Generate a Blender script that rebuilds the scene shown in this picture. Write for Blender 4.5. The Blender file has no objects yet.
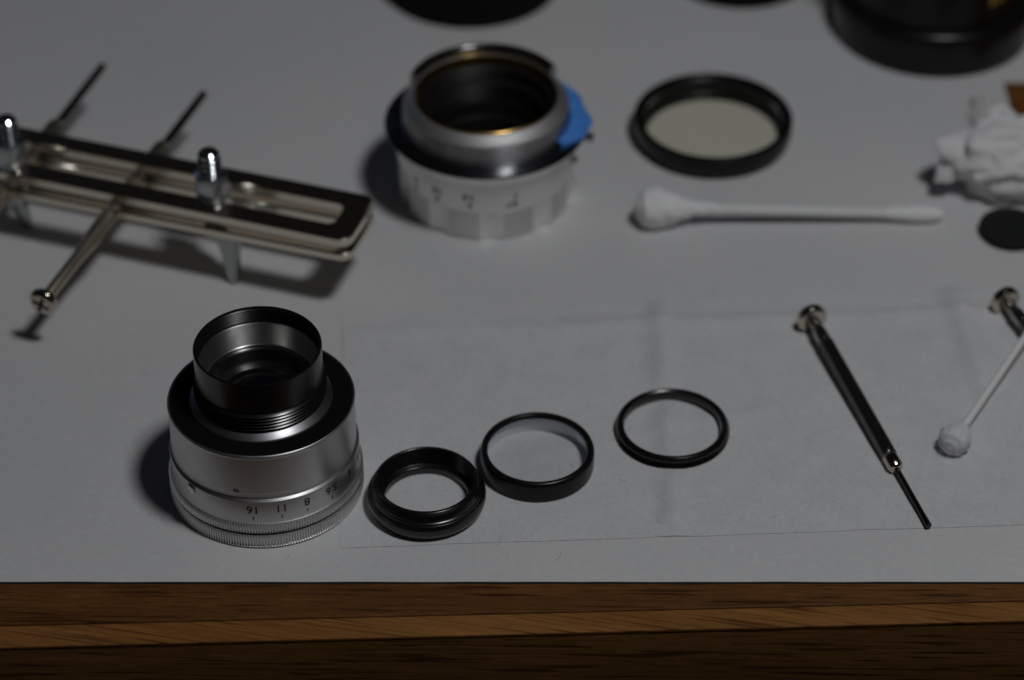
import bpy, bmesh, math, random
from mathutils import Vector, Matrix, noise, Euler
R = math.radians
S = 0.001                      # every length below is in millimetres
rnd = random.Random(7)
scn = bpy.context.scene
COL = scn.collection

# ------------------------------------------------------------------ camera
D = 634.0; EL = R(38.5)
cd = bpy.data.cameras.new('camera'); cam = bpy.data.objects.new('camera', cd); COL.objects.link(cam)
cam.location = (0, -D*math.cos(EL)*S, D*math.sin(EL)*S)
cam.rotation_euler = (R(90)-EL, 0, 0)
cd.sensor_width = 36; cd.lens = 2700*36/1024
cd.clip_start = 0.01; cd.clip_end = 20
cd.dof.use_dof = True; cd.dof.focus_distance = 0.573; cd.dof.aperture_fstop = 8.6
cd.dof.aperture_blades = 0
scn.camera = cam

# ------------------------------------------------------------------ world and lamps
w = bpy.data.worlds.new('World'); scn.world = w; w.use_nodes = True
bg = w.node_tree.nodes['Background']; bg.inputs[0].default_value = (0.62, 0.62, 0.66, 1); bg.inputs[1].default_value = 0.0075

def area(name, loc, target, size, power, col, shape='DISK', size_y=None):
    l = bpy.data.lights.new(name, 'AREA'); l.shape = shape; l.size = size*S
    if size_y: l.size_y = size_y*S
    l.energy = power; l.color = col
    o = bpy.data.objects.new(name, l); COL.objects.link(o)
    o.location = Vector(loc)*S
    d = (Vector(target)-Vector(loc)).normalized()
    o.rotation_euler = d.to_track_quat('-Z', 'Y').to_euler()
    return o
area('ceiling_lamp', (222, -215, 740), (45, -20, 0), 128, 1.74, (0.975, 0.985, 1.0))
area('far_window', (-900, 1500, 700), (0, 0, 0), 420, 0.22, (0.38, 0.56, 1.0), 'RECTANGLE', 500)

scn.view_settings.view_transform = 'Standard'; scn.view_settings.look = 'None'
scn.view_settings.exposure = 0; scn.view_settings.gamma = 1
scn.view_settings.use_curve_mapping = False

# ------------------------------------------------------------------ materials
def newmat(name):
    m = bpy.data.materials.new(name); m.use_nodes = True
    nt = m.node_tree; return m, nt, nt.nodes['Principled BSDF']
def N(nt, t, **kw):
    n = nt.nodes.new(t)
    for k, v in kw.items(): setattr(n, k, v)
    return n
def mapping(nt, scale, rot=(0, 0, 0)):
    tc = N(nt, 'ShaderNodeTexCoord'); mp = N(nt, 'ShaderNodeMapping')
    mp.inputs['Scale'].default_value = tuple(s*1000 for s in scale); mp.inputs['Rotation'].default_value = rot
    nt.links.new(tc.outputs['Object'], mp.inputs['Vector']); return mp.outputs[0]
def noise_tex(nt, vec, scale, detail=4, rough=.55, dist=0):
    n = N(nt, 'ShaderNodeTexNoise'); n.inputs['Scale'].default_value = scale; n.inputs['Detail'].default_value = detail
    n.inputs['Roughness'].default_value = rough; n.inputs['Distortion'].default_value = dist
    nt.links.new(vec, n.inputs['Vector']); return n.outputs[0]
def ramp(nt, fac, stops):
    r = N(nt, 'ShaderNodeValToRGB'); nt.links.new(fac, r.inputs[0])
    e = r.color_ramp.elements
    while len(e) < len(stops): e.new(.5)
    for i, (p, c) in enumerate(stops):
        e[i].position = p; e[i].color = c if len(c) == 4 else (*c, 1)
    return r.outputs[0]
def bump(nt, b, h, strength, dist, prev=None):
    n = N(nt, 'ShaderNodeBump'); n.inputs['Strength'].default_value = strength; n.inputs['Distance'].default_value = dist*S
    nt.links.new(h, n.inputs['Height'])
    if prev: nt.links.new(prev, n.inputs['Normal'])
    nt.links.new(n.outputs[0], b.inputs['Normal']); return n.outputs[0]
def maprange(nt, v, a, b_):
    n = N(nt, 'ShaderNodeMapRange'); nt.links.new(v, n.inputs[0]); n.inputs['To Min'].default_value = a; n.inputs['To Max'].default_value = b_
    return n.outputs[0]

def metal(name, col, rough, turned=0.0, aniso=0.0, metallic=1.0, smudge=.06, spec=.5, coat=0):
    """turned metal: grooves and dust follow the axis of the part"""
    m, nt, b = newmat(name)
    b.inputs['Base Color'].default_value = (*col, 1); b.inputs['Metallic'].default_value = metallic
    b.inputs['Roughness'].default_value = rough; b.inputs['Specular IOR Level'].default_value = spec
    b.inputs['Coat Weight'].default_value = coat
    v = mapping(nt, (1, 1, 1))
    nz = noise_tex(nt, v, .35, 6, .65)
    nt.links.new(maprange(nt, nz, max(.04, rough-smudge), rough+smudge), b.inputs['Roughness'])
    sp = noise_tex(nt, v, 2.6, 3, .6)
    dust = ramp(nt, sp, [(.66, col), (.80, tuple(min(1, c*.9+.05) for c in col))])
    nt.links.new(dust, b.inputs['Base Color'])
    if turned > 0:
        sx = N(nt, 'ShaderNodeSeparateXYZ'); nt.links.new(v, sx.inputs[0])
        cx = N(nt, 'ShaderNodeCombineXYZ')
        nt.links.new(sx.outputs[0], cx.inputs[0]); nt.links.new(sx.outputs[1], cx.inputs[1])
        ln = N(nt, 'ShaderNodeVectorMath', operation='LENGTH'); nt.links.new(cx.outputs[0], ln.inputs[0])
        c2 = N(nt, 'ShaderNodeCombineXYZ'); nt.links.new(ln.outputs['Value'], c2.inputs[0]); nt.links.new(sx.outputs[2], c2.inputs[1])
        g = noise_tex(nt, c2.outputs[0], 7.0, 3, .6)
        bump(nt, b, g, turned, .012)
    if aniso > 0:
        b.inputs['Anisotropic'].default_value = aniso; b.inputs['Anisotropic Rotation'].default_value = .25
        t = N(nt, 'ShaderNodeTangent', direction_type='RADIAL', axis='Z')
        nt.links.new(t.outputs[0], b.inputs['Tangent'])
    return m

M = {}
M['satin_chrome'] = metal('satin_chrome', (.66, .66, .665), .42, .3, .6)
M['inner_silver'] = metal('inner_silver', (.74, .73, .71), .38, .3, .9)
M['matt_chrome'] = metal('matt_chrome', (.88, .88, .86), .5, .12, .2)
M['lug_steel'] = metal('lug_steel', (.45, .45, .46), .22, .3, .6)
M['collar_steel'] = metal('collar_steel', (.52, .52, .53), .36, .35, .9)
M['collar_chrome'] = metal('collar_chrome', (.62, .62, .62), .6, .35, .3)
M['flange_chrome'] = metal('flange_chrome', (.50, .50, .51), .42, .35, .6)
M['knurl_chrome'] = metal('knurl_chrome', (.80, .80, .80), .44, .1, 0)
M['bright_chrome'] = metal('bright_chrome', (.66, .66, .67), .2, .35, .7)
M['steel'] = metal('dark_steel', (.30, .31, .33), .22, .4, .75)
M['bolt_zinc'] = metal('bolt_zinc', (.80, .85, .88), .14, 0, 0)
M['nickel'] = metal('nickel', (.62, .565, .48), .16, 0, 0)
M['rod_nickel'] = metal('rod_nickel', (.58, .52, .43), .38, 0, 0)
M['bar_nickel'] = metal('bar_nickel', (.80, .73, .62), .17, 0, 0)
M['zinc'] = metal('zinc', (.52, .55, .56), .26, 0, 0)
M['tool_steel'] = metal('tool_steel', (.42, .41, .40), .25, 0, 0)
M['satin_steel'] = metal('satin_steel', (.62, .59, .55), .3, 0, 0)
M['dark_handle_steel'] = metal('dark_handle_steel', (.48, .46, .43), .2, 0, 0)
M['foot_steel'] = metal('foot_steel', (.42, .44, .44), .2, 0, 0)
M['black_steel'] = metal('blackened_steel', (.06, .058, .055), .35, 0, 0)
M['brass'] = metal('brass', (.52, .33, .10), .30, .4, .5)
M['bore_black'] = metal('bore_black', (.010, .009, .008), .5, .2, .3, 0, .05, .3)
M['anodised'] = metal('black_anodised', (.007, .007, .007), .30, .2, .0, 0, .05, .32)
M['gloss_black'] = metal('gloss_black', (.007, .007, .008), .25, .3, .2, 0, .04, .7, 0)
M['matt_black'] = metal('matt_black', (.006, .006, .006), .72, .1, 0, 0, .05, .15)
M['velvet_black'] = metal('velvet_black', (.004, .004, .004), .9, 0, 0, 0, .02, .1)
M['rubber'] = metal('rubber', (.012, .013, .013), .65, 0, 0, 0, .05, .25)
def paint(name, col, rough=.6):
    m, nt, b = newmat(name); b.inputs['Base Color'].default_value = (*col, 1); b.inputs['Roughness'].default_value = rough
    v = mapping(nt, (1, 1, 1)); nz = noise_tex(nt, v, 5, 3)
    nt.links.new(ramp(nt, nz, [(.3, tuple(c*.8 for c in col)), (.7, tuple(min(1, c*1.15) for c in col))]), b.inputs['Base Color'])
    return m
M['lint_grey'] = paint('lint_grey', (.36, .36, .35))
M['ink_black'] = paint('black_engraving_paint', (.012, .012, .012))
M['ink_red'] = paint('red_engraving_paint', (.16, .035, .02))
M['ink_gold'] = paint('gold_engraving_paint', (.42, .25, .03))

def tape_mat():
    m, nt, b = newmat('blue_masking_tape'); v = mapping(nt, (1, 1, 1)); nz = noise_tex(nt, v, 1.4, 5)
    nt.links.new(ramp(nt, nz, [(.3, (.055, .23, .72)), (.7, (.085, .31, .84))]), b.inputs['Base Color'])
    b.inputs['Roughness'].default_value = .62
    bump(nt, b, noise_tex(nt, v, 3, 4), .5, .2); return m
M['tape'] = tape_mat()

def paper_mat():
    m, nt, b = newmat('white_paper'); v = mapping(nt, (1, 1, 1))
    big = noise_tex(nt, v, .012, 3, .5); sm = noise_tex(nt, v, .9, 6, .7)
    mix = N(nt, 'ShaderNodeMath', operation='ADD'); nt.links.new(maprange(nt, big, -.35, .35), mix.inputs[0]); nt.links.new(sm, mix.inputs[1])
    nt.links.new(ramp(nt, mix.outputs[0], [(.2, (.58, .59, .61)), (.8, (.71, .70, .685))]), b.inputs['Base Color'])
    b.inputs['Roughness'].default_value = .62; b.inputs['Specular IOR Level'].default_value = .3
    v2 = mapping(nt, (.035, .42, .05)); rip = noise_tex(nt, v2, 1.0, 4, .55)
    n1 = bump(nt, b, rip, .8, .26)
    bump(nt, b, noise_tex(nt, v, 1.3, 2, .5), .25, .04, n1); return m
M['paper'] = paper_mat()

def tissue_mat(name, c0, c1, trans=.25, fs=1.0, bs=.5):
    m, nt, b = newmat(name); v = mapping(nt, (1, 1, 1))
    fib = noise_tex(nt, v, 1.1*fs, 6, .72, 1.2); blot = noise_tex(nt, v, .11, 4)
    a = N(nt, 'ShaderNodeMath', operation='MULTIPLY_ADD'); nt.links.new(blot, a.inputs[0]); a.inputs[1].default_value = .3; nt.links.new(fib, a.inputs[2])
    nt.links.new(ramp(nt, a.outputs[0], [(.45, c0), (.85, c1)]), b.inputs['Base Color'])
    b.inputs['Roughness'].default_value = .85; b.inputs['Specular IOR Level'].default_value = .15
    bump(nt, b, noise_tex(nt, v, 1.1*fs, 2, .5, .6), bs, .08)
    tr = N(nt, 'ShaderNodeBsdfTranslucent'); tr.inputs[0].default_value = (*c1, 1)
    mx = N(nt, 'ShaderNodeMixShader'); mx.inputs[0].default_value = trans
    nt.links.new(b.outputs[0], mx.inputs[1]); nt.links.new(tr.outputs[0], mx.inputs[2])
    nt.links.new(mx.outputs[0], nt.nodes['Material Output'].inputs[0]); return m
M['tissue'] = tissue_mat('lens_tissue', (.56, .565, .575), (.72, .72, .72), .0, 1.0, .5)
M['crumpled'] = tissue_mat('crumpled_tissue', (.88, .88, .89), (.95, .945, .94), .14, 1, .10)
M['cotton'] = tissue_mat('cotton_wool', (.88, .88, .88), (.95, .95, .95), .02, 2, .15)
M['damp_cotton'] = tissue_mat('damp_cotton', (.68, .69, .72), (.88, .88, .90), .06, 2, .2)
M['stick'] = tissue_mat('paper_stick', (.80, .80, .80), (.88, .88, .87), .05)

def glass_mat(name, tint, rough=.02, alpha_mix=.2):
    """thin coated glass: mostly see-through, a weak reflection on top"""
    m, nt, b = newmat(name); nt.nodes.remove(b)
    t = N(nt, 'ShaderNodeBsdfTransparent'); t.inputs[0].default_value = (*tint, 1)
    g = N(nt, 'ShaderNodeBsdfGlossy'); g.inputs['Roughness'].default_value = rough; g.inputs[0].default_value = (.8, .85, 1, 1)
    f = N(nt, 'ShaderNodeLayerWeight'); f.inputs[0].default_value = .12
    mx = N(nt, 'ShaderNodeMixShader'); nt.links.new(maprange(nt, f.outputs[0], .012, .35), mx.inputs[0])
    nt.links.new(t.outputs[0], mx.inputs[1]); nt.links.new(g.outputs[0], mx.inputs[2])
    nt.links.new(mx.outputs[0], nt.nodes['Material Output'].inputs[0]); return m
M['liner_light'] = paint('painted_light_white', (.86, .86, .86), .7)  # matte white imitating the paper's brightness as seen through the ring's glass
M['glass'] = glass_mat('coated_glass', (.97, .975, .98))
M['filter_glass'] = glass_mat('yellowish_filter_glass', (1.0, .995, .948))
def lens_mat():
    m, nt, b = newmat('dark_lens_glass'); b.inputs['Base Color'].default_value = (.004, .004, .006, 1)
    b.inputs['Roughness'].default_value = .03; b.inputs['IOR'].default_value = 1.6; return m
M['lens_glass'] = lens_mat()

def wood_mat(name, c0, c1, c2, rot=0, coarse=1.0, rough=.55, porewid=.30, side=0.0, tilt=0.0, plen=.03):
    """grain runs along x turned by rot; pores are long dark dashes; side: how much paler the board gets along its length"""
    m, nt, b = newmat(name)
    tc = N(nt, 'ShaderNodeTexCoord'); rt = N(nt, 'ShaderNodeMapping'); rt.inputs['Rotation'].default_value = (0, tilt, rot)
    nt.links.new(tc.outputs['Object'], rt.inputs['Vector'])
    def grain(scale):
        mp = N(nt, 'ShaderNodeMapping'); mp.inputs['Scale'].default_value = tuple(q*1000 for q in scale)
        nt.links.new(rt.outputs[0], mp.inputs['Vector']); return mp.outputs[0]
    g = noise_tex(nt, grain((.06*coarse, 1.3, 1.3)), 1, 8, .72, .4); big = noise_tex(nt, grain((.008, .10, .10)), 1, 3, .5, .6)
    pore = noise_tex(nt, grain((plen*coarse, 1.25, 1.25)), 1, 2, .4, .25); fine = noise_tex(nt, grain((.35, 4, 4)), 1, 4, .65)
    a = N(nt, 'ShaderNodeMath', operation='MULTIPLY_ADD'); nt.links.new(big, a.inputs[0]); a.inputs[1].default_value = .7; nt.links.new(g, a.inputs[2])
    a2 = N(nt, 'ShaderNodeMath', operation='MULTIPLY_ADD'); nt.links.new(fine, a2.inputs[0]); a2.inputs[1].default_value = .62; nt.links.new(a.outputs[0], a2.inputs[2])
    val = a2.outputs[0]
    if side:
        sx = N(nt, 'ShaderNodeSeparateXYZ'); nt.links.new(tc.outputs['Object'], sx.inputs[0])
        a3 = N(nt, 'ShaderNodeMath', operation='MULTIPLY_ADD'); nt.links.new(sx.outputs[0], a3.inputs[0]); a3.inputs[1].default_value = side; nt.links.new(val, a3.inputs[2]); val = a3.outputs[0]
    c = ramp(nt, maprange(nt, val, 0, 1), [(.0, c0), (.5, c1), (1.0, c2)])
    mr = [n for n in nt.nodes if n.bl_idname == 'ShaderNodeMapRange'][-1]; mr.inputs['From Min'].default_value = .80; mr.inputs['From Max'].default_value = 1.54
    pr = ramp(nt, pore, [(porewid, (.35, .32, .28)), (porewid+.10, (1, 1, 1))])
    mx = N(nt, 'ShaderNodeMix', data_type='RGBA', blend_type='MULTIPLY'); mx.inputs[0].default_value = .9
    nt.links.new(c, mx.inputs[6]); nt.links.new(pr, mx.inputs[7]); nt.links.new(mx.outputs[2], b.inputs['Base Color'])
    b.inputs['Roughness'].default_value = rough; b.inputs['Specular IOR Level'].default_value = .12
    bump(nt, b, pore, .3, .15); return m
M['wood_top'] = wood_mat('brown_stained_oak', (.050, .020, .006), (.130, .052, .014), (.24, .105, .030), .01, 1.6, .5, .34, .75)
M['wood_strip'] = wood_mat('light_oak_strip', (.13, .054, .015), (.26, .112, .032), (.38, .180, .056), .20, 1.0, .5, .34)
M['wood_front'] = wood_mat('dark_oak_front', (.095, .042, .013), (.18, .082, .027), (.27, .125, .043), .0, 1.0, .6, .35, 0, -.055, .013)

# ------------------------------------------------------------------ builders
def link(name, me, mat=None, parent=None, loc=(0, 0, 0), rot=None, matrix=None):
    o = bpy.data.objects.new(name, me); COL.objects.link(o)
    if mat is not None and me is not None: me.materials.clear(); me.materials.append(M[mat] if isinstance(mat, str) else mat)
    if parent: o.parent = parent
    if matrix is not None: o.matrix_local = matrix
    else:
        o.location = Vector(loc)*S
        if rot: o.rotation_euler = rot
    return o
def tag(o, label, cat, group=None):
    o['label'] = label; o['category'] = cat
    if group: o['group'] = group
    return o
def thing(name, loc, label, cat, rotz=0, group=None):
    o = bpy.data.objects.new(name, None); COL.objects.link(o); o.location = Vector(loc)*S; o.rotation_euler = (0, 0, rotz)
    o.empty_display_size = .005
    return tag(o, label, cat, group)
def mesh(verts, faces, sharp=32, smooth=True):
    me = bpy.data.meshes.new('m'); me.from_pydata([tuple(c*S for c in v) for v in verts], [], faces); me.update()
    bm = bmesh.new(); bm.from_mesh(me); bmesh.ops.recalc_face_normals(bm, faces=bm.faces)
    for e in bm.edges:
        if len(e.link_faces) == 2: e.smooth = e.calc_face_angle(0) < R(sharp)
    for f in bm.faces: f.smooth = smooth
    bm.to_mesh(me); bm.free(); return me
def bm_mesh(bm, sharp=32):
    """bmesh in mm -> mesh in m"""
    bmesh.ops.recalc_face_normals(bm, faces=bm.faces)
    for v in bm.verts: v.co *= S
    for e in bm.edges:
        if len(e.link_faces) == 2: e.smooth = e.calc_face_angle(0) < R(sharp)
    for f in bm.faces: f.smooth = True
    me = bpy.data.meshes.new('m'); bm.to_mesh(me); bm.free(); return me
def rounded(prof, rho, closed):
    n = len(prof); out = []
    for i, p in enumerate(prof):
        if not closed and i in (0, n-1): out.append(p); continue
        a, b, c = Vector(prof[i-1][:2]), Vector(p[:2]), Vector(prof[(i+1) % n][:2])
        la, lc = (a-b).length, (c-b).length
        if la < 1e-6 or lc < 1e-6: out.append(p); continue
        if (b-a).angle(c-b, 0) < R(8): out.append(p); continue
        ra, rc = min(rho, la*.4), min(rho, lc*.4)
        p0 = b+(a-b)*(ra/la); p2 = b+(c-b)*(rc/lc); amp = p[2] if len(p) > 2 else 0
        for t in (0, .5, 1):
            q = p0*(1-t)**2 + b*2*t*(1-t) + p2*t*t; out.append((q.x, q.y, amp))
    return out
def lathe(prof, n=128, closed=False, rho=.15, fn=None, a0=0, a1=2*math.pi, sharp=32):
    pr = rounded(prof, rho, closed) if rho else prof
    full = abs(a1-a0-2*math.pi) < 1e-6
    m = n if full else n+1
    V = []; F = []
    for j in range(m):
        th = a0+(a1-a0)*j/n
        for p in pr:
            r = p[0]
            if fn and len(p) > 2 and p[2]: r += p[2]*fn(th)
            V.append((r*math.cos(th), r*math.sin(th), p[1]))
    k = len(pr); kk = k if closed else k-1
    for j in range(n):
        j2 = (j+1) % m
        for i in range(kk):
            i2 = (i+1) % k
            q = (j*k+i, j2*k+i, j2*k+i2, j*k+i2)
            F.append(q)
    if not full and closed:
        F.append(tuple(range(k))); F.append(tuple(reversed(range((m-1)*k, m*k))))
    me = mesh(V, F, sharp)
    bm = bmesh.new(); bm.from_mesh(me); bmesh.ops.remove_doubles(bm, verts=bm.verts, dist=1e-7)
    bmesh.ops.dissolve_degenerate(bm, edges=bm.edges, dist=1e-8); bm.to_mesh(me); bm.free(); return me
def disc(r, z, n=96, dome=0.0):
    """glass element: a lens-shaped solid with its own thickness"""
    P = [(0, z+dome)]
    for i in range(1, 7): t = i/6; P.append((r*t, z+dome*(1-t*t)))
    P += [(r, z-.9), (0, z-.9)]
    return lathe(P, n, False, 0)
def bar(w, d, h, bev=.3, c=(0, 0, 0)):
    bm = bmesh.new(); bmesh.ops.create_cube(bm, size=1)
    for v in bm.verts: v.co = Vector((v.co.x*w+c[0], v.co.y*d+c[1], v.co.z*h+c[2]))
    if bev: bmesh.ops.bevel(bm, geom=bm.edges[:], offset=bev, segments=2, affect='EDGES', profile=.5)
    return bm_mesh(bm)
def axis_matrix(p0, p1, roll=0):
    """local Z from p0 towards p1, both in mm relative to the parent"""
    d = (Vector(p1)-Vector(p0)).normalized()
    q = d.to_track_quat('Z', 'Y').to_matrix().to_4x4()
    return Matrix.Translation(Vector(p0)*S) @ q @ Matrix.Rotation(roll, 4, 'Z')
def hexprism(r, h, hole=0, n=6, bev=.25):
    bm = bmesh.new()
    vs = [bm.verts.new((r*math.cos(i*2*math.pi/n), r*math.sin(i*2*math.pi/n), 0)) for i in range(n)]
    f = bm.faces.new(vs); ex = bmesh.ops.extrude_face_region(bm, geom=[f])
    for v in [g for g in ex['geom'] if isinstance(g, bmesh.types.BMVert)]: v.co.z += h
    bmesh.ops.bevel(bm, geom=bm.edges[:], offset=bev, segments=2, affect='EDGES', profile=.5)
    return bm_mesh(bm)
def text_on_cylinder(s, size, rfun, zc, az, flip=True, depth=.03, bold=.0):
    """lettering bent round an upright cylinder of radius rfun(z)"""
    cu = bpy.data.curves.new('t', 'FONT'); cu.body = s; cu.size = size; cu.align_x = 'CENTER'; cu.align_y = 'CENTER'
    cu.offset = bold; cu.extrude = depth; cu.resolution_u = 3
    o = bpy.data.objects.new('t', cu); COL.objects.link(o)
    dg = bpy.context.evaluated_depsgraph_get(); dg.update()
    me = bpy.data.meshes.new_from_object(o.evaluated_get(dg))
    bpy.data.objects.remove(o); bpy.data.curves.remove(cu)
    for v in me.vertices:
        x, y, z = v.co
        if flip: x, y = -x, -y
        zz = zc+y; r = rfun(zz); th = az+x/r
        v.co = Vector(((r+z+.01)*math.cos(th), (r+z+.01)*math.sin(th), zz))*S
    return me
def tick_on_cylinder(w, h, rfun, zc, az, depth=.03):
    V = []
    for sx in (-1, 1):
        for sz in (-1, 1):
            for d in (-.05, depth):
                zz = zc+sz*h/2; r = rfun(zz)+d; th = az+sx*w/2/r
                V.append((r*math.cos(th), r*math.sin(th), zz))
    F = [(0, 1, 3, 2), (4, 6, 7, 5), (0, 4, 5, 1), (2, 3, 7, 6), (0, 2, 6, 4), (1, 5, 7, 3)]
    return mesh(V, F)
def shell(V, F, t, sharp=60):
    """closed thin sheet: F wound so that its normals point up; the underside lies t below"""
    n = len(V); cnt = {}
    for f in F:
        for a, b in zip(f, f[1:]+f[:1]): cnt[(a, b)] = cnt.get((a, b), 0)+1
    VV = list(V)+[(x, y, z-t) for x, y, z in V]; FF = list(F)+[tuple(n+i for i in reversed(f)) for f in F]
    for (a, b) in cnt:
        if (b, a) not in cnt: FF.append((b, a, a+n, b+n))
    me = bpy.data.meshes.new('m'); me.from_pydata([tuple(c*S for c in v) for v in VV], [], FF); me.update()
    bm = bmesh.new(); bm.from_mesh(me)
    for v in [v for v in bm.verts if not v.link_faces]: bm.verts.remove(v)
    for e in bm.edges:
        if len(e.link_faces) == 2: e.smooth = e.calc_face_angle(0) < R(sharp)
    for f in bm.faces: f.smooth = True
    bm.to_mesh(me); bm.free(); return me
def wob(p, f, a, seed=0):
    return noise.noise(Vector(p)*f+Vector((seed, seed*1.7, seed*.3)))*a

# ------------------------------------------------------------------ table and paper
table = thing('wooden_table', (0, -90, -.4), 'brown wooden table with a lighter oak edging strip, under the white paper', 'table')
def slab(pts, z0, z1, sub=0, bev=.5):
    bm = bmesh.new(); vs = [bm.verts.new((x, y, z1)) for x, y in pts]; f = bm.faces.new(vs)
    ex = bmesh.ops.extrude_face_region(bm, geom=[f])
    for v in [g for g in ex['geom'] if isinstance(g, bmesh.types.BMVert)]: v.co.z = z0
    if bev: bmesh.ops.bevel(bm, geom=bm.edges[:], offset=bev, segments=3, affect='EDGES', profile=.5)
    return bm_mesh(bm)
def ty(x): return -90.6+.0347*x+.0000045*(abs(x)**2 if abs(x) < 110 else 12100)*-4
def ly(x): return -97.05+.0373*x
def yy(f, x, dy=0): return f(x)+90+dy
link('tabletop', slab([(-520, yy(ty, -520)), (520, yy(ty, 520)), (520, 690), (-520, 690)], -20, 0, bev=.35), 'wood_top', table)
link('edging_strip', slab([(-520, yy(ly, -520)), (520, yy(ly, 520)), (520, yy(ty, 520, -.36)), (-520, yy(ty, -520, -.36))], -.9, -.06, bev=.12), 'wood_strip', table)
# the front edge of the strip is faced with the dark board
link('front_facing', slab([(-520, yy(ly, -520, .06)), (520, yy(ly, 520, .06)), (520, yy(ty, 520, -.3)), (-520, yy(ty, -520, -.3))], -60, -.92, bev=.1), 'wood_front', table)

def paper_sheet():
    # outline with a torn notch at the right edge where the table shows
    xs = [-230+i*4 for i in range(0, 91)]+[131.2, 133, 136, 139.2, 141, 144, 148, 152]
    ys = sorted(set([-81.75]+[-78+i*4 for i in range(0, 79)]+[94.6, 110.6, 138.6, 147]))
    xs = sorted(set(x for x in xs if x <= 152))
    idx = {}; V = []; F = []
    def z(x, y):
        t = min(1, max(0, (y+82)/6))
        return .24+.10*(1+noise.noise(Vector((x*.012, y*.012, 0))))*t + .03*noise.noise(Vector((x*.05, y*.05, 3)))*t
    for i, x in enumerate(xs):
        for j, y in enumerate(ys):
            yb = y+(.12*noise.noise(Vector((x*.08, 0, 5))) if j == 0 else 0)
            idx[i, j] = len(V); V.append((x, yb, z(x, y)))
    for i in range(len(xs)-1):
        for j in range(len(ys)-1):
            xc, yc = (xs[i]+xs[i+1])/2, (ys[j]+ys[j+1])/2
            if xc > 131.2 and 94.6 < yc < 110.6: continue
            if xc > 139.2 and 138.6 < yc < 147: continue
            F.append((idx[i, j], idx[i+1, j], idx[i+1, j+1], idx[i, j+1]))
    return shell(V, F, .11)
pp = link('paper_sheet', paper_sheet(), 'paper', None, (0, 0, -.44))
bk = link('edge_shadow_strip', slab([(-229, -82.2), (151, -82.2), (151, -70), (-229, -70)], .04, .10, bev=0), 'rubber', pp)  # dark strip standing in for the shadow line under the paper's front edge
tag(pp, 'large white paper sheet covering the wooden table under all the lens parts', 'paper')
Z0 = 0.0   # paper surface lies close under z = 0

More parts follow.
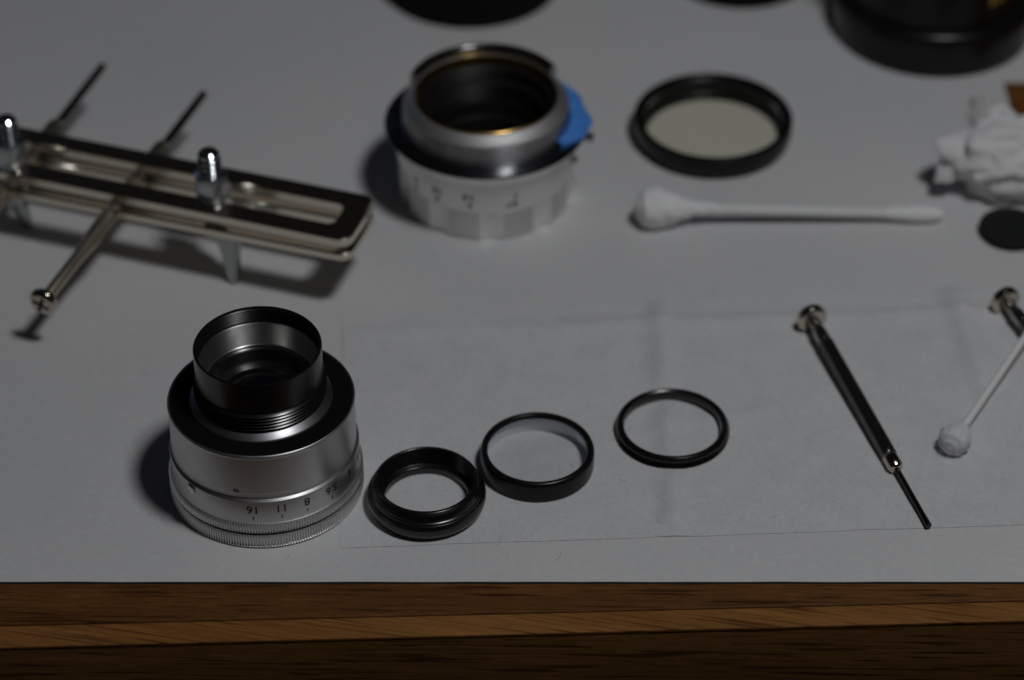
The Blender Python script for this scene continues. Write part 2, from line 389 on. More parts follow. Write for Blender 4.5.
# ------------------------------------------------------------------ silver lens head
def silver_lens():
    t = thing('photographic_lens', (-53.8, -50.6, -.05), 'silver lens head with black threaded tube on top, aperture numbers upside down', 'lens')
    NT = 215
    def teeth(th): return (0, 1, 1, 0)[int(round(th/(2*math.pi)*NT*4)) % 4]
    link('lower_knurled_ring', lathe([(17, 0), (20.6, 0), (21.2, .5, -.0), (21.25, .7, -.52), (21.25, 3.2, -.52), (20.9, 3.65), (17, 3.65)], NT*4, True, 0, teeth, sharp=25), 'knurl_chrome', t)
    link('groove', lathe([(17, 3.66), (20.45, 3.66), (20.45, 4.2), (17, 4.2)], 128, True, 0), 'velvet_black', t)
    link('upper_knurled_ring', lathe([(17, 4.21), (20.9, 4.21), (21.2, 4.5, -.52), (21.2, 6.0, -.52), (20.75, 6.55), (17, 6.55)], NT*4, True, 0, teeth, sharp=25), 'knurl_chrome', t)
    band = lambda z: 20.62-.012*(z-6.6)
    ap = link('aperture_ring', lathe([(17, 6.56), (20.64, 6.56), (20.55, 12.7), (19.98, 13.1), (19.9, 13.3), (17, 13.3)], 192, True, .06), 'satin_chrome', t)
    for s, a in (('16', -93), ('11', -76), ('8', -60), ('5.6', -42), ('4', -24), ('2.8', -6), ('2', 12)):
        link('number', text_on_cylinder(s, 2.85, band, 10.7, R(a), bold=.03), 'ink_black', ap)
        link('tick_mark', tick_on_cylinder(.24, 1.05, band, 8.3, R(a)), 'ink_black', ap)
    tab = bar(1.0, 1.9, 2.2, .3); link('index_tab', tab, 'bright_chrome', ap, (20.6*math.cos(R(-135)), 20.6*math.sin(R(-135)), 11.3), (0, 0, R(-135)))
    brl = link('barrel', lathe([(16.0, 13.31), (19.95, 13.31), (19.98, 14.4), (20.05, 14.7), (20.05, 24.1), (20.2, 24.6), (20.0, 25.05), (19.75, 25.1), (19.65, 24.75), (16.0, 24.75)], 192, True, .1), 'satin_chrome', t)
    b2 = lambda z: 20.06
    link('infinity_mark', text_on_cylinder('8', 2.0, lambda z: 20.05, 0, 0, flip=False, bold=.02), 'ink_black', brl)
    im = brl.children[0].data            # turn the mark on its side before bending is equal for so small a sign
    az = R(-102.5)
    for v in im.vertices:
        x, y, z = v.co/S
        th = math.atan2(y, x); px = th*20.06; pz = z; d = math.hypot(x, y)
        px, pz = -pz, px
        th = az+px/20.06; v.co = Vector((d*math.cos(th), d*math.sin(th), 15.2+pz))*S
    link('black_top_plate', lathe([(14.2, 24.3), (19.64, 24.3), (19.64, 24.85), (14.2, 24.85)], 160, True, .05), 'velvet_black', t)
    link('chrome_flange', lathe([(13.0, 24.86), (15.4, 24.86), (15.3, 25.3), (13.9, 26.3), (13.0, 26.4)], 160, True, .12), 'flange_chrome', t)
    th_ = [(13.1, 26.71)]
    z = 26.9
    for k in range(5):
        th_ += [(13.4, z), (13.4, z+.15), (14.1, z+.2), (14.2, z+.32), (13.7, z+.64)]; z += .84
    th_ += [(13.45, z+.1), (13.62, z+.3), (13.62, 38.7), (13.45, 38.95), (13.2, 38.95), (13.05, 38.7)]
    z = 38.5
    while z > 35.4:
        th_ += [(13.1, z), (12.85, z-.22)]; z -= .45
    th_ += [(13.1, 35.2), (13.0, 35.0), (13.1, 30)]
    link('black_tube', lathe(th_, 160, True, 0, sharp=20), 'gloss_black', t)
    link('silver_cone', lathe([(13.0, 34.95), (12.75, 34.98), (12.6, 34.6), (11.5, 30.2), (11.3, 30.0), (10.3, 29.6), (13.0, 29.7)], 160, True, .08), 'inner_silver', t)
    pr = [(11.28, 30.05), (10.5, 30.0)]; z = 29.8; r = 10.2
    while z > 26.3:
        pr += [(r, z), (r-.22, z-.25)]; z -= .5
    pr += [(9.6, 26.2), (8.9, 25.6), (8.6, 25.5), (8.4, 24.6), (7.6, 24.4), (7.4, 23.2), (10.28, 23.2), (10.28, 29.55), (11.28, 29.95)]
    link('inner_cell', lathe(pr, 160, True, 0, sharp=20), 'gloss_black', t)
    link('glass_element', lathe([(0, 25.1)]+[(8.4*i/8, 25.1-.9*(i/8)**2) for i in range(1, 9)]+[(8.4, 23.4), (0, 23.4)], 96, False, 0), 'lens_glass', t)
    return t
silver_lens()

# ------------------------------------------------------------------ focusing mount at the back
def focusing_mount():
    t = thing('focusing_mount', (-6.4, 61.2, -.05), 'chrome focusing mount with brass rim and scalloped base, blue tape on its side', 'lens mount')
    P = math.radians(36)
    def scal(th):
        u = ((th-R(-115)) % P)/P            # 0..1 over one ridge + one groove
        if u < .58: return -.5*(1 if int(u/.58*22) % 2 else 0)
        s = (u-.58)/.42; return -1.0*math.sin(math.pi*s)**.8
    def scal_lo(th): return scal(th)
    link('scalloped_grip', lathe([(17, 0), (21.4, 0, 1), (21.8, .35, 1), (21.9, 7.4, 1), (21.8, 8.1, .1), (17, 8.1)], 1600, True, 0, scal, sharp=20), 'matt_chrome', t)
    con = lambda z: 21.75+(z-8.1)*.115
    sc = link('distance_scale', lathe([(17, 8.11), (21.7, 8.11), (21.75, 8.3), (con(17), 17), (17, 17)], 192, True, .1), 'matt_chrome', t)
    for s, a, zc, m, sz in (('1', -71, 12.6, 'ink_black', 2.4), ('0.7', -73, 10.1, 'ink_red', 2.2), ('1.2', -101, 12.6, 'ink_black', 2.4), ('4', -100, 10.1, 'ink_red', 2.2),
                        ('1.5', -122, 12.6, 'ink_black', 2.4), ('5', -123, 10.1, 'ink_red', 2.2), ('2', -140, 12.6, 'ink_black', 2.4), ('7', -141, 10.1, 'ink_red', 2.2)):
        link('number', text_on_cylinder(s, sz, con, zc+.3, R(a), bold=.11), m, sc)
    up = link('upper_ring', lathe([(17, 17.01), (22.8, 17.01), (23.0, 17.3), (23.9, 20.1), (23.8, 20.6), (17, 20.6)], 192, True, .15), 'matt_chrome', t)
    for a in (-66, -60, -55, -52): link('tick_mark', tick_on_cylinder(.25, 1.1, lambda z: 23.02, 18.3, R(a)), 'ink_black', up)
    link('steel_flange', lathe([(17.5, 20.61), (23.8, 20.61), (25.1, 20.45), (25.3, 20.65), (25.22, 20.9), (20.9, 21.2), (17.5, 21.2)], 192, True, .12), 'steel', t)
    link('mount_collar', lathe([(17.8, 21.21), (20.9, 21.21), (20.8, 22.0), (20.6, 26.2), (17.8, 26.2)], 192, True, .15), 'collar_steel', t)
    link('collar_bevel', lathe([(17.8, 26.21), (20.55, 26.21), (20.2, 26.9), (18.7, 28.4), (18.2, 28.7), (17.8, 28.7)], 192, True, .15), 'collar_chrome', t)
    link('raised_collar_lug', lathe([(18.0, 28.4), (19.7, 27.0), (19.7, 30.9), (19.2, 31.4), (18.3, 31.0)], 90, True, .15, a0=R(28), a1=R(163)), 'lug_steel', t)
    link('brass_ring', lathe([(16.8, 20), (17.79, 20), (17.79, 28.75), (17.35, 29.05), (17.1, 29.0), (16.9, 28.2)], 192, True, .12), 'brass', t)
    pr = [(16.79, 26.6), (16.3, 26.4)]; z = 26.0
    while z > 23.2: pr += [(16.0, z), (15.7, z-.25)]; z -= .55
    pr += [(15.6, 23.0), (14.9, 22.9), (14.7, 22.6)]; z = 22.4
    while z > 18.5: pr += [(14.6, z), (14.3, z-.3)]; z -= .6
    pr += [(14.2, 18.3), (13.2, 18.2), (13.0, 17.9), (12.8, 14.2), (12.0, 14.0), (11.8, 13.7), (11.6, 8), (10.6, 7.8), (10.4, 4), (16.79, 4)]
    link('inner_helicoid', lathe(pr, 160, True, 0, sharp=20), 'bore_black', t)
    link('inner_bright_ring', lathe([(13.3, 18.25), (14.15, 18.25), (14.1, 18.5), (13.4, 18.5)], 128, True, .05), 'steel', t)
    link('bottom_baffle', lathe([(6, 3), (10.4, 3), (10.4, 4), (6, 3.6)], 96, True, .1), 'matt_black', t)
    # blue tape wrapped over the right-hand side, ragged at its outer edge
    V = []; F = []; na, nr = 60, 14
    for i in range(na+1):
        a = R(-33+i*92/na)
        u = i/na
        reach = 4.4*min(1, u*5+.1)**.6+.5*noise.noise(Vector((u*7, 1, 2)))+.35*noise.noise(Vector((u*31, 4, 2)))+.9*math.exp(-((u-.33)/.07)**2)
        for j in range(nr+1):
            s = j/nr
            r = 21.0+reach*s; z = 22.6-.5*s-1.5*max(0, s-.75)**1.3*4
            z += .45*noise.noise(Vector((a*5, s*3, 7)))+.22*abs(noise.noise(Vector((a*13, s*5, 1))))+.10*math.sin(a*70+s*3); V.append((r*math.cos(a), r*math.sin(a), z))
    for i in range(na):
        for j in range(nr): q = i*(nr+1)+j; F.append((q, q+1, q+nr+2, q+nr+1))
    F = [tuple(reversed(f)) for f in F]
    tp = link('masking_tape', shell(V, F, .12, 50), 'tape', None, (-6.4, 61.2, -.05))
    tag(tp, 'piece of blue masking tape stuck over the right side of the chrome focusing mount', 'tape')
    # small screws / catch on the mount's right side
    link('release_catch', bar(2.4, 2.4, 1.5, .3), 'tool_steel', t, (25.6*math.cos(R(-6)), 25.6*math.sin(R(-6)), 17.6), (0, 0, R(-6)))
    link('set_screw', lathe([(0, 0), (.9, 0), (.9, 1.5), (.6, 1.8), (0, 1.8)], 24, False, .1), 'tool_steel', t, matrix=axis_matrix((22*math.cos(R(-18)), 22*math.sin(R(-18)), 14), (26*math.cos(R(-18)), 26*math.sin(R(-18)), 14)))
    return t
focusing_mount()

# ------------------------------------------------------------------ three small black rings on the tissue
G_RING = 'small black rings laid out on the tissue'
def rings():
    a = thing('thick_ring', (-18.6, -57.3, .42), 'thick black ring with rounded stepped sides, beside the silver lens head', 'lens ring', 0, G_RING)
    z = 6.4; pr = [(9.6, 0), (11.9, 0), (12.6, .7), (12.95, 1.8), (12.95, 2.9), (12.6, 3.9), (12.3, 4.1), (12.25, 4.5), (12.0, 4.6), (11.9, 5.1), (11.5, 6.0), (10.9, 6.6), (10.4, 6.7), (10.1, 6.4)]
    while z > 2.6: pr += [(10.35, z), (10.1, z-.2)]; z -= .42
    pr += [(10.2, 2.2), (9.3, 2.0), (9.1, 1.7), (9.1, .3)]
    link('ring_body', lathe(pr, 160, True, .08, sharp=26), 'gloss_black', a)
    b = thing('glass_cell_ring', (5.6, -44.9, .42), 'black ring holding a clear glass element, middle one of the three on the tissue', 'lens ring', 0, G_RING)
    link('ring_body', lathe([(12.1, 0), (12.4, 0), (12.55, .3), (12.6, 4.2), (12.3, 4.9), (11.9, 5.1), (11.3, 5.0), (11.0, 4.6), (10.95, 4.0), (12.1, 3.9), (12.1, 0)], 160, True, .12), 'anodised', b)
    link('painted_light_liner', lathe([(12.09, -.3), (12.09, 3.85), (11.9, 3.85), (11.9, -.3)], 128, True, .03), 'liner_light', b)  # added liner: its white stands in for light refracted by the glass
    link('glass_element', lathe([(0, 3.9)]+[(11.05*i/8, 3.9-.6*(i/8)**2) for i in range(1, 9)]+[(11.05, 1.7), (0, 1.7)], 96, False, 0), 'glass', b)
    c = thing('thin_ring', (36.0, -33.6, .42), 'thin empty black retaining ring with fine thread, furthest right of the three on the tissue', 'lens ring', 0, G_RING)
    pr = [(11.1, 0), (12.3, 0), (12.9, .3), (12.65, .55), (12.9, .8), (12.65, 1.05), (12.9, 1.3), (12.65, 1.6), (12.6, 2.0), (12.1, 2.6), (11.5, 2.7), (11.0, 2.3), (10.75, 1.2)]
    link('ring_body', lathe(pr, 160, True, .05, sharp=26), 'gloss_black', c)
rings()

# ------------------------------------------------------------------ filter
def filt():
    t = thing('glass_filter', (51.9, 84.9, -.05), 'round yellowish glass filter in a black ring, lying above the long cotton swab', 'filter')
    pr = [(17.0, 0), (19.3, 0), (19.6, .4), (19.6, 1.6), (19.9, 1.8), (20.3, 2.1), (20.5, 2.6), (20.5, 6.1), (20.2, 6.5), (19.3, 6.6), (18.6, 6.3)]
    z = 6.0
    while z > 5.2: pr += [(18.4, z), (18.15, z-.2)]; z -= .42
    pr += [(18.1, 2.3), (17.3, 2.0), (17.0, 1.7)]
    link('filter_rim', lathe(pr, 160, True, .08, sharp=26), 'anodised', t)
    link('filter_glass', lathe([(0, 5.0), (18.1, 4.8), (18.1, 3.9), (0, 3.8)], 96, False, .0), 'filter_glass', t)
filt()

# ------------------------------------------------------------------ cotton swabs
def blob(prof, n=64, amp=.35, f=.8, seed=0, fine=.12, sub=6):
    """lumpy cotton tip: profile [(z, r)] along local Z"""
    V = []; rows = []
    P = []
    for i in range(len(prof)-1):
        for k in range(sub):
            t = k/sub; t2 = t*t*(3-2*t); P.append((prof[i][0]*(1-t)+prof[i+1][0]*t, prof[i][1]*(1-t2)+prof[i+1][1]*t2))
    P.append(prof[-1])
    F = []
    for z, r in P:
        for j in range(n):
            a = 2*math.pi*j/n; q = Vector((r*math.cos(a), r*math.sin(a), z))
            d = amp*noise.fractal(q*f+Vector((seed, 0, 0)), .8, 2.1, 3)+fine*noise.noise(q*4.2+Vector((seed, 3, 1)))+amp*.5*noise.noise(Vector((math.cos(a)*2+z*.4, math.sin(a)*2, z*.9+seed)))
            k = min(1, r/1.2); V.append((q.x+math.cos(a)*d*k, q.y+math.sin(a)*d*k, z+.4*d*(1-k)))
    for i in range(len(P)-1):
        for j in range(n):
            F.append((i*n+j, i*n+(j+1) % n, (i+1)*n+(j+1) % n, (i+1)*n+j))
    F.append(tuple(range(n))); F.append(tuple(reversed(range((len(P)-1)*n, len(P)*n))))
    return mesh(V, F, 80)
def fuzz(prof, count, seed, length=1.0, rad=.018):
    """loose cotton fibres: thin bent three-sided threads standing off the tip"""
    rr = random.Random(seed); V = []; F = []
    for _ in range(count):
        i = rr.randrange(len(prof)-1); t = rr.random(); z = prof[i][0]*(1-t)+prof[i+1][0]*t; r = prof[i][1]*(1-t)+prof[i+1][1]*t
        a = rr.random()*2*math.pi; p = Vector((r*.96*math.cos(a), r*.96*math.sin(a), z))
        d = (Vector((math.cos(a), math.sin(a), 0))*rr.uniform(.15, .7)+Vector((rr.gauss(0, 1), rr.gauss(0, 1), rr.gauss(0, 1)))*.6).normalized()
        L = length*rr.uniform(.3, 1.2); b = len(V)
        for k in range(5):
            s = k/4; q = p+d*L*s+Vector((rr.gauss(0, 1), rr.gauss(0, 1), rr.gauss(0, 1)))*.1*L*s
            for m in range(3):
                aa = m*2.094; V.append((q.x+rad*math.cos(aa), q.y+rad*math.sin(aa), q.z+rad*math.sin(aa+1)))
        for k in range(4):
            for m in range(3): m2 = (m+1) % 3; F.append((b+k*3+m, b+k*3+m2, b+(k+1)*3+m2, b+(k+1)*3+m))
    me = bpy.data.meshes.new('m'); me.from_pydata([tuple(c*S for c in v) for v in V], [], F)
    return me
def swab_long():
    base = Vector((33.8, 45.6, 0)); end = Vector((107.3, 47.6, 1.9))
    t = thing('cotton_swab', base, 'long white cotton swab with a big fluffed tip, lying below the glass filter', 'cotton swab', 0, 'cotton swabs')
    p0, p1 = Vector((-3.6, .7, 5.0)), end-base+Vector((0, 0, 0))
    Mx = axis_matrix(p0, p1)
    L = (p1-p0).length
    link('stick', lathe([(0, 6), (1.35, 6), (1.4, 9), (1.35, L-6), (1.2, L-5), (0, L-5)], 32, False, .1), 'stick', t, matrix=Mx)
    pr = [(0, .3), (.7, 2.6), (2.6, 4.7), (5.5, 5.2), (8.5, 4.3), (12, 2.9), (15, 2.1), (18.5, 1.5), (21, 1.36)]
    tp = link('cotton_tip', blob(pr, 72, .45, .25, 3, .08), 'cotton', t, matrix=Mx)
    f = link('loose_fibres', fuzz(pr, 350, 4, 1.5), 'cotton', tp); f['kind'] = 'stuff'
    pr2 = [(L-15, 1.4), (L-12, 1.75), (L-7, 2.1), (L-3, 2.0), (L-1, 1.3), (L, .3)]
    link('small_cotton_end', blob(pr2, 48, .12, .5, 9), 'cotton', t, matrix=Mx)
swab_long()
def swab_short():
    base = Vector((98.0, -39.5, 0)); t = thing('cotton_swab', base, 'white cotton swab with a round damp tip, its stick resting across a screwdriver', 'cotton swab', 0, 'cotton swabs')
    p0 = Vector((-1.3, -3.2, 3.0)); p1 = Vector((130.5, 13.0, 7.2))-base
    Mx = axis_matrix(p0, p1); L = (p1-p0).length
    link('stick', lathe([(0, 3), (.9, 3), (.92, 6), (.9, L-1), (.8, L), (0, L)], 32, False, .1), 'stick', t, matrix=Mx)
    pr = [(0, .4), (.5, 1.9), (1.8, 3.2), (3.6, 3.6), (5.6, 3.0), (7.4, 1.8), (9.0, 1.0)]
    tp = link('damp_cotton_tip', blob(pr, 72, .32, .4, 5, .10), 'damp_cotton', t, matrix=Mx)
    f = link('loose_fibres', fuzz(pr, 500, 8, 1.5, .014), 'damp_cotton', tp); f['kind'] = 'stuff'
swab_short()

# ------------------------------------------------------------------ screwdrivers
def screwdriver(p0, p1, label, blade=True, bolt_on=None):
    base = Vector((p0[0], p0[1], 0)); t = thing('screwdriver', base, label, 'screwdriver', 0, 'slim screwdrivers on the tissue')
    a = Vector(p0)-base; b = Vector(p1)-base; Mx = axis_matrix(a, b); L = (b-a).length
    # swivel cap: hexagon-like collar and domed button
    cap = lathe([(0, -2.0), (1.9, -1.9), (2.5, -1.5), (3.2, -1.3), (3.6, -.9), (3.6, .6), (3.1, 1.1), (1.5, 1.4), (0, 1.4)], 40, False, .2, sharp=20)
    link('swivel_cap', cap, 'nickel', t, matrix=Mx)
    link('neck', lathe([(0, 1.3), (1.45, 1.3), (1.45, 4.5), (1.7, 5.0), (1.7, 9.0), (0, 9.0)], 48, False, .15), 'tool_steel', t, matrix=Mx)
    NG = 22
    def fl(th): return (0, 0, 1, 1)[int(round(th/(2*math.pi)*NG*4)) % 4]
    Lh = 49.5
    link('fluted_handle', lathe([(0, 9.0), (1.6, 9.0), (1.85, 9.4, -.2), (1.85, Lh-.6, -.2), (1.6, Lh), (0, Lh)], NG*4, False, 0, fl, sharp=20), 'dark_handle_steel', t, matrix=Mx)
    ch = [(0, Lh), (1.7, Lh), (1.8, Lh+.4), (1.8, Lh+3.0), (1.4, Lh+3.9), (.8, Lh+4.2), (0, Lh+4.2)]
    link('chuck', lathe(ch, 48, False, .12), 'nickel', t, matrix=Mx)
    link('blade', lathe([(0, Lh+4), (.62, Lh+4), (.62, L-3), (.68, L-1.6), (.68, L-.1), (0, L)], 24, False, .05), 'black_steel', t, matrix=Mx)
    return t
screwdriver((70.5, 3.6, 3.6), (89.9, -65.8, 1.0), 'slim steel screwdriver lying on the tissue right of the thin black ring')
screwdriver((117.0, 10.4, 3.6), (144, -58, 1.0), 'steel screwdriver cut off by the right edge, under the short swab stick')

# ------------------------------------------------------------------ black disc, brown notch is the table itself
d = thing('rubber_disc', (123.2, 42.6, -.05), 'small flat black disc lying in front of the crumpled tissue', 'disc')
link('disc_body', lathe([(0, 0), (7.6, 0), (7.9, .3), (7.9, 2.0), (7.5, 2.4), (6.4, 2.5), (6.2, 2.3), (0, 2.3)], 96, False, .15), 'rubber', d)

# ------------------------------------------------------------------ flat lens tissue
def flat_tissue():
    nx, ny = 190, 90
    A = Vector((-40.1, 9.2)); B = Vector((-36.6, -71.5)); C2 = Vector((163, -61.5)); Dd = Vector((160, 24.0))
    V = []; F = []
    for i in range(nx+1):
        for j in range(ny+1):
            u, v = i/nx, j/ny
            p = (B*(1-u)+C2*u)*(1-v)+(A*(1-u)+Dd*u)*v
            e = .35*noise.noise(Vector((p.x*.11, p.y*.11, 0)))
            if i == 0: p.x += e
            if j == 0: p.y += e*.8
            if j == ny: p.y += e*1.2
            x, y = p
            z = .28+.20*noise.noise(Vector((x*.035, y*.04, 1)))+.10*noise.noise(Vector((x*.15, y*.15, 4)))
            edge = min(1, u*14+.45, (1-u)*14, v*13+.05, (1-v)*13+.40); calm = 1-.85*math.exp(-((math.hypot(x-36, y+33.6)-12)/4)**2)
            k1 = 35.3+.9*noise.noise(Vector((0, y*.05, 0))); z += calm*(1.3*math.exp(-((x-k1)/2.8)**2)-.25*math.exp(-((x-k1+6)/4)**2))
            k2 = 107-(16-y)*-.10-(.1*(y-10)); fade = 1/(1+math.exp((-22-y)/6)); z += 1.8*fade*math.exp(-((x-106-(18-y)*.07)/3.0)**2)
            k3 = 11.0+(x+36)*.055+.7*noise.noise(Vector((x*.05, 0, 9))); z += .9*math.exp(-((y-k3+9)/2.8)**2)*(1/(1+math.exp(-(x-5)/6))*.6+.4)
            z += .35*math.exp(-((y+25-(x-60)*.3)/2.5)**2)*(1 if x < 60 else .2)
            V.append((x, y, .09+max(.0, z-.09)*(edge*.93+.07)))
    for i in range(nx):
        for j in range(ny): q = i*(ny+1)+j; F.append((q, q+1, q+ny+2, q+ny+1))
    F = [tuple(reversed(f)) for f in F]
    return shell(V, F, .05)
ft = link('lens_tissue', flat_tissue(), 'tissue', None, (0, 0, -.08))
tag(ft, 'flat creased sheet of thin lens tissue under the three small black rings', 'tissue')

# ------------------------------------------------------------------ lint and dust
def lint():
    rr = random.Random(11); V = []; F = []
    for k in range(46):
        x, y = rr.uniform(-105, 120), rr.uniform(-76, 120); L = rr.uniform(1.0, 3.6); a = rr.uniform(0, 6.28); cv = rr.gauss(0, .7); rad = .028; b = len(V); n = 7
        z = .25 if x < -40 or y > 24 or y < -72 else .75
        for i in range(n):
            for m in range(3):
                V.append((x+rad*math.cos(m*2.09), y+rad*math.sin(m*2.09), z+.1*math.sin(i)+rad*math.sin(m*2.09+1)))
            x += L/n*math.cos(a); y += L/n*math.sin(a); a += cv/n*2+rr.gauss(0, .15)
        for i in range(n-1):
            for m in range(3): m2 = (m+1) % 3; F.append((b+i*3+m, b+i*3+m2, b+(i+1)*3+m2, b+(i+1)*3+m))
    for k in range(150):
        x, y = rr.uniform(-110, 125), rr.uniform(-80, 130); q = rr.uniform(.05, .17); b = len(V)
        z = .18 if x < -40 or y > 24 or y < -72 else .65
        V += [(x+q, y, z), (x-q*.6, y+q*.8, z), (x-q*.7, y-q*.6, z), (x, y, z+q*1.4)]
        F += [(b, b+1, b+3), (b+1, b+2, b+3), (b+2, b, b+3), (b, b+2, b+1)]
    return mesh(V, F)
li = link('lint', lint(), 'lint_grey'); li['kind'] = 'stuff'
tag(li, 'tiny lint fibres and dust specks scattered over the white paper and tissue', 'lint')

# ------------------------------------------------------------------ crumpled tissue
def crumpled():
    rr = random.Random(5)
    bm = bmesh.new(); bmesh.ops.create_icosphere(bm, subdivisions=6, radius=1)
    planes = []
    for k in range(46):
        n_ = Vector((rr.gauss(0, 1), rr.gauss(0, 1), rr.gauss(0, 1))).normalized(); planes.append((n_, rr.uniform(.80, .98)))
    for v in bm.verts:
        d = v.co.normalized(); rad = 1.12
        for n_, k in planes:
            c = d.dot(n_)
            if c > .05: rad = min(rad, k/c)
        # sharp valleys between folded flaps
        q = d*1.5+Vector((3.1, .4, 8)); w1 = abs(noise.noise(q)); q2 = d*2.6+Vector((1, 9, 2))+.5*noise.noise_vector(d*1.5); w2 = abs(noise.noise(q2)); w3 = noise.noise(d*8)
        rad *= .84+.42*w1+.11*w2-.015*abs(w3)
        v.co = Vector((d.x*rad*19, d.y*rad*13, d.z*rad*(11.0 if d.z < 0 else 11.0-2.2*max(0, d.x))))
        v.co.z = max(v.co.z+8.5, .12+.3*abs(w3))
    return bm
def flap(pts, width, thick, seed):
    """a folded tongue of tissue along pts, V-shaped across"""
    bm = bmesh.new(); n = 14; rows = []
    P = [Vector(p) for p in pts]
    for i in range(n+1):
        t = i/n*(len(P)-1); k = min(int(t), len(P)-2); u = t-k; p = P[k].lerp(P[k+1], u)
        wd = width*(1-.55*(i/n)**2); row = []
        for j in range(9):
            s_ = j/8-.5
            q = p+Vector((s_*wd, abs(s_)*wd*.35+.6*noise.noise(Vector((i*.4, j*.6, seed))), .7*noise.noise(Vector((i*.3, j*.5, seed+4)))-abs(s_)*1.2*(i/n)))
            row.append(bm.verts.new(q))
        rows.append(row)
    for i in range(n):
        for j in range(8): bm.faces.new((rows[i][j], rows[i][j+1], rows[i+1][j+1], rows[i+1][j]))
    bmesh.ops.solidify(bm, geom=bm.faces[:], thickness=thick); return bm
ct = link('crumpled_tissue', bm_mesh(crumpled(), 65), 'crumpled', None, (124.6, 63.5, -.05))
for pts, wd, sd in (([(-5, 3, 9), (-7, 4, 15), (-8.6, 6, 23)], 8.0, 2), ([(-4, 3, 10), (-2, 4, 15), (-1, 6, 18)], 8.0, 6), ([(-10, -2, 7), (-14, -5, 9), (-17, -8, 6)], 9.0, 9),
                    ([(0, -4, 9), (4, -8, 11), (9, -13, 5)], 10.0, 12), ([(4, 0, 10), (11, -1, 12), (18, -2, 9)], 10.0, 15)):
    link('folded_tip', bm_mesh(flap(pts, wd, .12, sd), 65), 'crumpled', ct)
tag(ct, 'crumpled ball of white tissue at the right edge behind the black disc', 'tissue')

# ------------------------------------------------------------------ black lens parts at the top edge
def top_things():
    c = thing('dust_cap', (-11.8, 162, -.05), 'black ribbed lens cap cut off by the top edge, left of centre', 'lens cap')
    def rib(th): return (0, 1)[int(round(th/(2*math.pi)*120*2)) % 2]
    link('cap_body', lathe([(0, 0), (24.6, 0), (25.0, .4, -.25), (25.0, 10.5, -.25), (24.4, 11.3), (22.8, 11.5), (22.5, 11.0), (0, 11.0)], 240, False, 0, rib, sharp=20), 'matt_black', c)
    a = thing('dust_cap', (64.5, 169, -.05), 'black round cap barely showing at the top edge beside the gold lettered lens', 'lens cap')
    link('cap_body', lathe([(0, 0), (21, 0), (21.5, .5), (21.5, 12.0), (20.8, 12.8), (0, 12.8)], 128, False, .3), 'matt_black', a)
    l = thing('black_lens', (115.2, 139.6, -.05), 'big black camera lens with gold lettering cut off at the top right', 'lens')
    link('front_rim', lathe([(20, 0), (26.6, 0), (27.3, .8), (27.4, 9.5), (26.9, 11.8), (26.0, 12.6), (20, 12.6)], 160, True, .35), 'anodised', l)
    link('barrel', lathe([(0, 12.61), (24.3, 12.61), (24.0, 13.6), (24.0, 58), (22, 60), (0, 60)], 160, False, .3), 'anodised', l)
    b = [o for o in l.children][1]
    for s, az_, zc in (('28', -57, 19.5), ('m', -47, 17.8)):
        pass
    for az_, zc, wd, h in ((-60, 20.0, 1.6, 2.6), (-56.2, 20.2, .5, 3.0), (-53.5, 19.6, 1.3, 1.2), (-52.8, 21.3, 1.0, .9), (-49.5, 20.2, .5, 2.4)):
        link('gold_marking', tick_on_cylinder(wd, h, lambda z: 24.02, zc, R(az_)), 'ink_gold', b)
top_things()

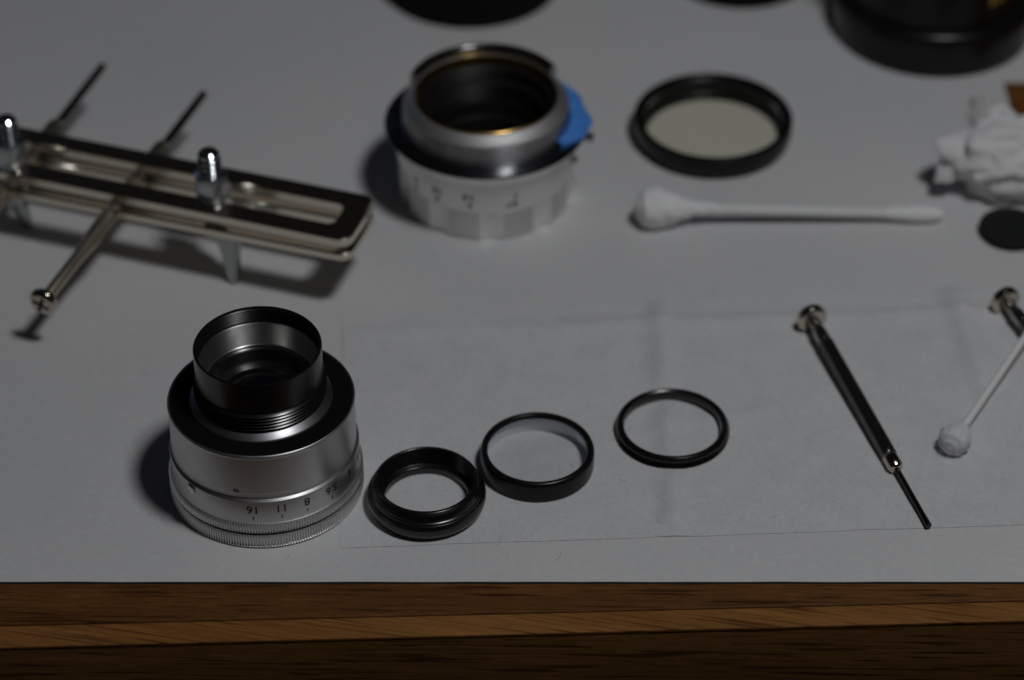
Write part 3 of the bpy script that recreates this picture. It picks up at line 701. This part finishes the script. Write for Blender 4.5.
# ------------------------------------------------------------------ lens spanner wrench
def wrench():
    O = Vector((-71.5, 29.5, 0))
    t = thing('lens_spanner_wrench', O, 'nickel plated lens spanner of two slotted bars, bolts and pointed rods, at left', 'spanner wrench')
    ang = math.atan2(10.1-38.5, -38.4+123.4)
    ux = Vector((math.cos(ang), math.sin(ang), 0)); uy = Vector((-math.sin(ang), math.cos(ang), 0))
    near = Vector((-38.4, 10.1, 0))
    W = 19.0; rend = 0.3
    # plate outline in (u along bar, v across); right end at u=rend past the near corner
    def plate(z0, z1, rise=0):
        L = 160.0
        def rr(x0, x1, y0, y1, r, n=6):
            out = []
            for cx, cy, a0 in ((x1-r, y1-r, 0), (x0+r, y1-r, 90), (x0+r, y0+r, 180), (x1-r, y0+r, 270)):
                for k in range(n+1):
                    a = R(a0+90*k/n); out.append((cx+r*math.cos(a), cy+r*math.sin(a)))
            return out
        outer = rr(-L, 0, 0, W, 3.2); inner = rr(-L+6, -6.0, 5.4, W-5.4, 1.6)
        n = len(outer); V = []; F = []
        bv = .35
        def off(loop, d):
            cxm = sum(p[0] for p in loop)/n; out = []
            for i, p in enumerate(loop):
                a, c = loop[i-1], loop[(i+1) % n]; tx, ty_ = c[0]-a[0], c[1]-a[1]; l = math.hypot(tx, ty_)
                out.append((p[0]-ty_/l*d*-1*-1, p[1]+tx/l*d))
            return out
        oi = off(outer, bv); ii = off(inner, -bv)
        rows = [(outer, z0+bv), (outer, z1-bv), ([(o[0]*.3+q[0]*.7, o[1]*.3+q[1]*.7) for o, q in zip(outer, oi)], z1-.12), (oi, z1), (ii, z1), (inner, z1-bv), (inner, z0+bv), (ii, z0), (oi, z0)]
        for loop, z in rows:
            for u, v in loop:
                p = near+ux*(u+rend)+uy*v-O; V.append((p.x, p.y, z+rise*max(0, 1+u/45)**1.5))
        m = len(rows)
        for r_ in range(m):
            r2 = (r_+1) % m
            for i in range(n):
                j = (i+1) % n; F.append((r_*n+i, r_*n+j, r2*n+j, r2*n+i))
        return mesh(V, F, 30)
    link('slotted_bar', plate(13.4, 15.7, 1.5), 'bar_nickel', t)
    link('slotted_bar', plate(18.7, 21.4), 'bar_nickel', t)
    def bolt(cx, cy, foot=(2.0, -4.6, -28)):
        c = Vector((cx, cy, 0))-O
        tilt = Vector((-.9, .3, 0))
        top = c+tilt*.35+Vector((0, 0, 34.0)); bot = c-tilt*.35+Vector((0, -1.0, 9.5))
        Mx = axis_matrix(bot, top); L = (top-bot).length
        pr = [(0, 0), (2.1, 0)]; z = .5
        while z < L-1.5: pr += [(2.85, z), (2.8, z+.15), (2.15, z+.7), (2.1, z+1.0)]; z += 1.45
        pr += [(2.6, L-.6), (2.0, L), (0, L)]
        link('bolt', lathe(pr, 32, False, 0, sharp=20), 'bolt_zinc', t, matrix=Mx)
        nm = hexprism(4.3, 5.4)
        k = (21.45-9.5)
        link('hex_nut', nm, 'zinc', t, matrix=Mx @ Matrix.Translation((0, 0, (k+.9)*S)) @ Matrix.Rotation(R(12), 4, 'Z'))
        link('washer', lathe([(2.2, 0), (3.9, 0), (3.9, .85), (2.2, .85)], 48, True, .15), 'zinc', t, matrix=Mx @ Matrix.Translation((0, 0, k*S)))
        # wing foot: a tapering bent plate that stands on the paper
        bm = bmesh.new()
        pts = [(-2.6, 13.0), (4.2, 13.0), (4.15, 10.2), (4.0, 4.0), (3.9, .6), (3.2, 0), (2.0, 0), (1.4, .7), (-.2, 6.0), (-2.4, 11.6)]
        vs = [bm.verts.new((x, -(13-z)*.12, z)) for x, z in pts]; f = bm.faces.new(vs)
        ex = bmesh.ops.extrude_face_region(bm, geom=[f])
        for v in [g for g in ex['geom'] if isinstance(g, bmesh.types.BMVert)]: v.co.y += 2.4
        bmesh.ops.bevel(bm, geom=bm.edges[:], offset=.5, segments=3, affect='EDGES')
        link('wing_foot', bm_mesh(bm), 'foot_steel', t, (c.x+foot[0], c.y+foot[1], 0), (0, 0, R(foot[2])))
    bolt(-71.2, 28.6); bolt(-121.0, 42.6, (-.5, 0, 62))
    def rod(h, tip, z_mid):
        h = Vector(h)-O; tip = Vector(tip)-O; Mx = axis_matrix(h, tip); L = (tip-h).length
        rd = link('rod', lathe([(0, 0), (1.5, 0), (1.5, 16), (1.7, 20), (2.15, 25), (2.15, 57), (1.6, 58.2), (1.25, 60), (0, 60.5)], 40, False, .2), 'rod_nickel', t, matrix=Mx)
        link('pan_head', lathe([(0, -1.5), (1.5, -1.5), (2.7, -1.3), (3.4, -.6), (3.5, .5), (2.9, 1.1), (0, 1.4)], 48, False, .3), 'nickel', rd)
        for r_ in (0, 90):
            link('head_slot', bar(4.2, 1.0, .5, .1), 'black_steel', rd, (0, 0, -1.35), (0, 0, R(r_+20)))
        link('pointed_tip', lathe([(0, 59), (1.1, 60), (1.05, L-6), (1.0, L-.5), (.7, L), (0, L)], 24, False, .1), 'black_steel', rd)
        link('tip_collar', lathe([(0, 55.5), (2.0, 55.5), (2.4, 56), (2.3, 62), (1.4, 64.4), (0, 64.4)], 6, False, .15), 'rod_nickel', rd)
    rod((-108.3, -2.0, 13.0), (-78.2, 80.0, 16.6), 17.4); rod((-134.2, 7.1, 13.0), (-105.4, 93.1, 16.6), 17.4)
wrench()
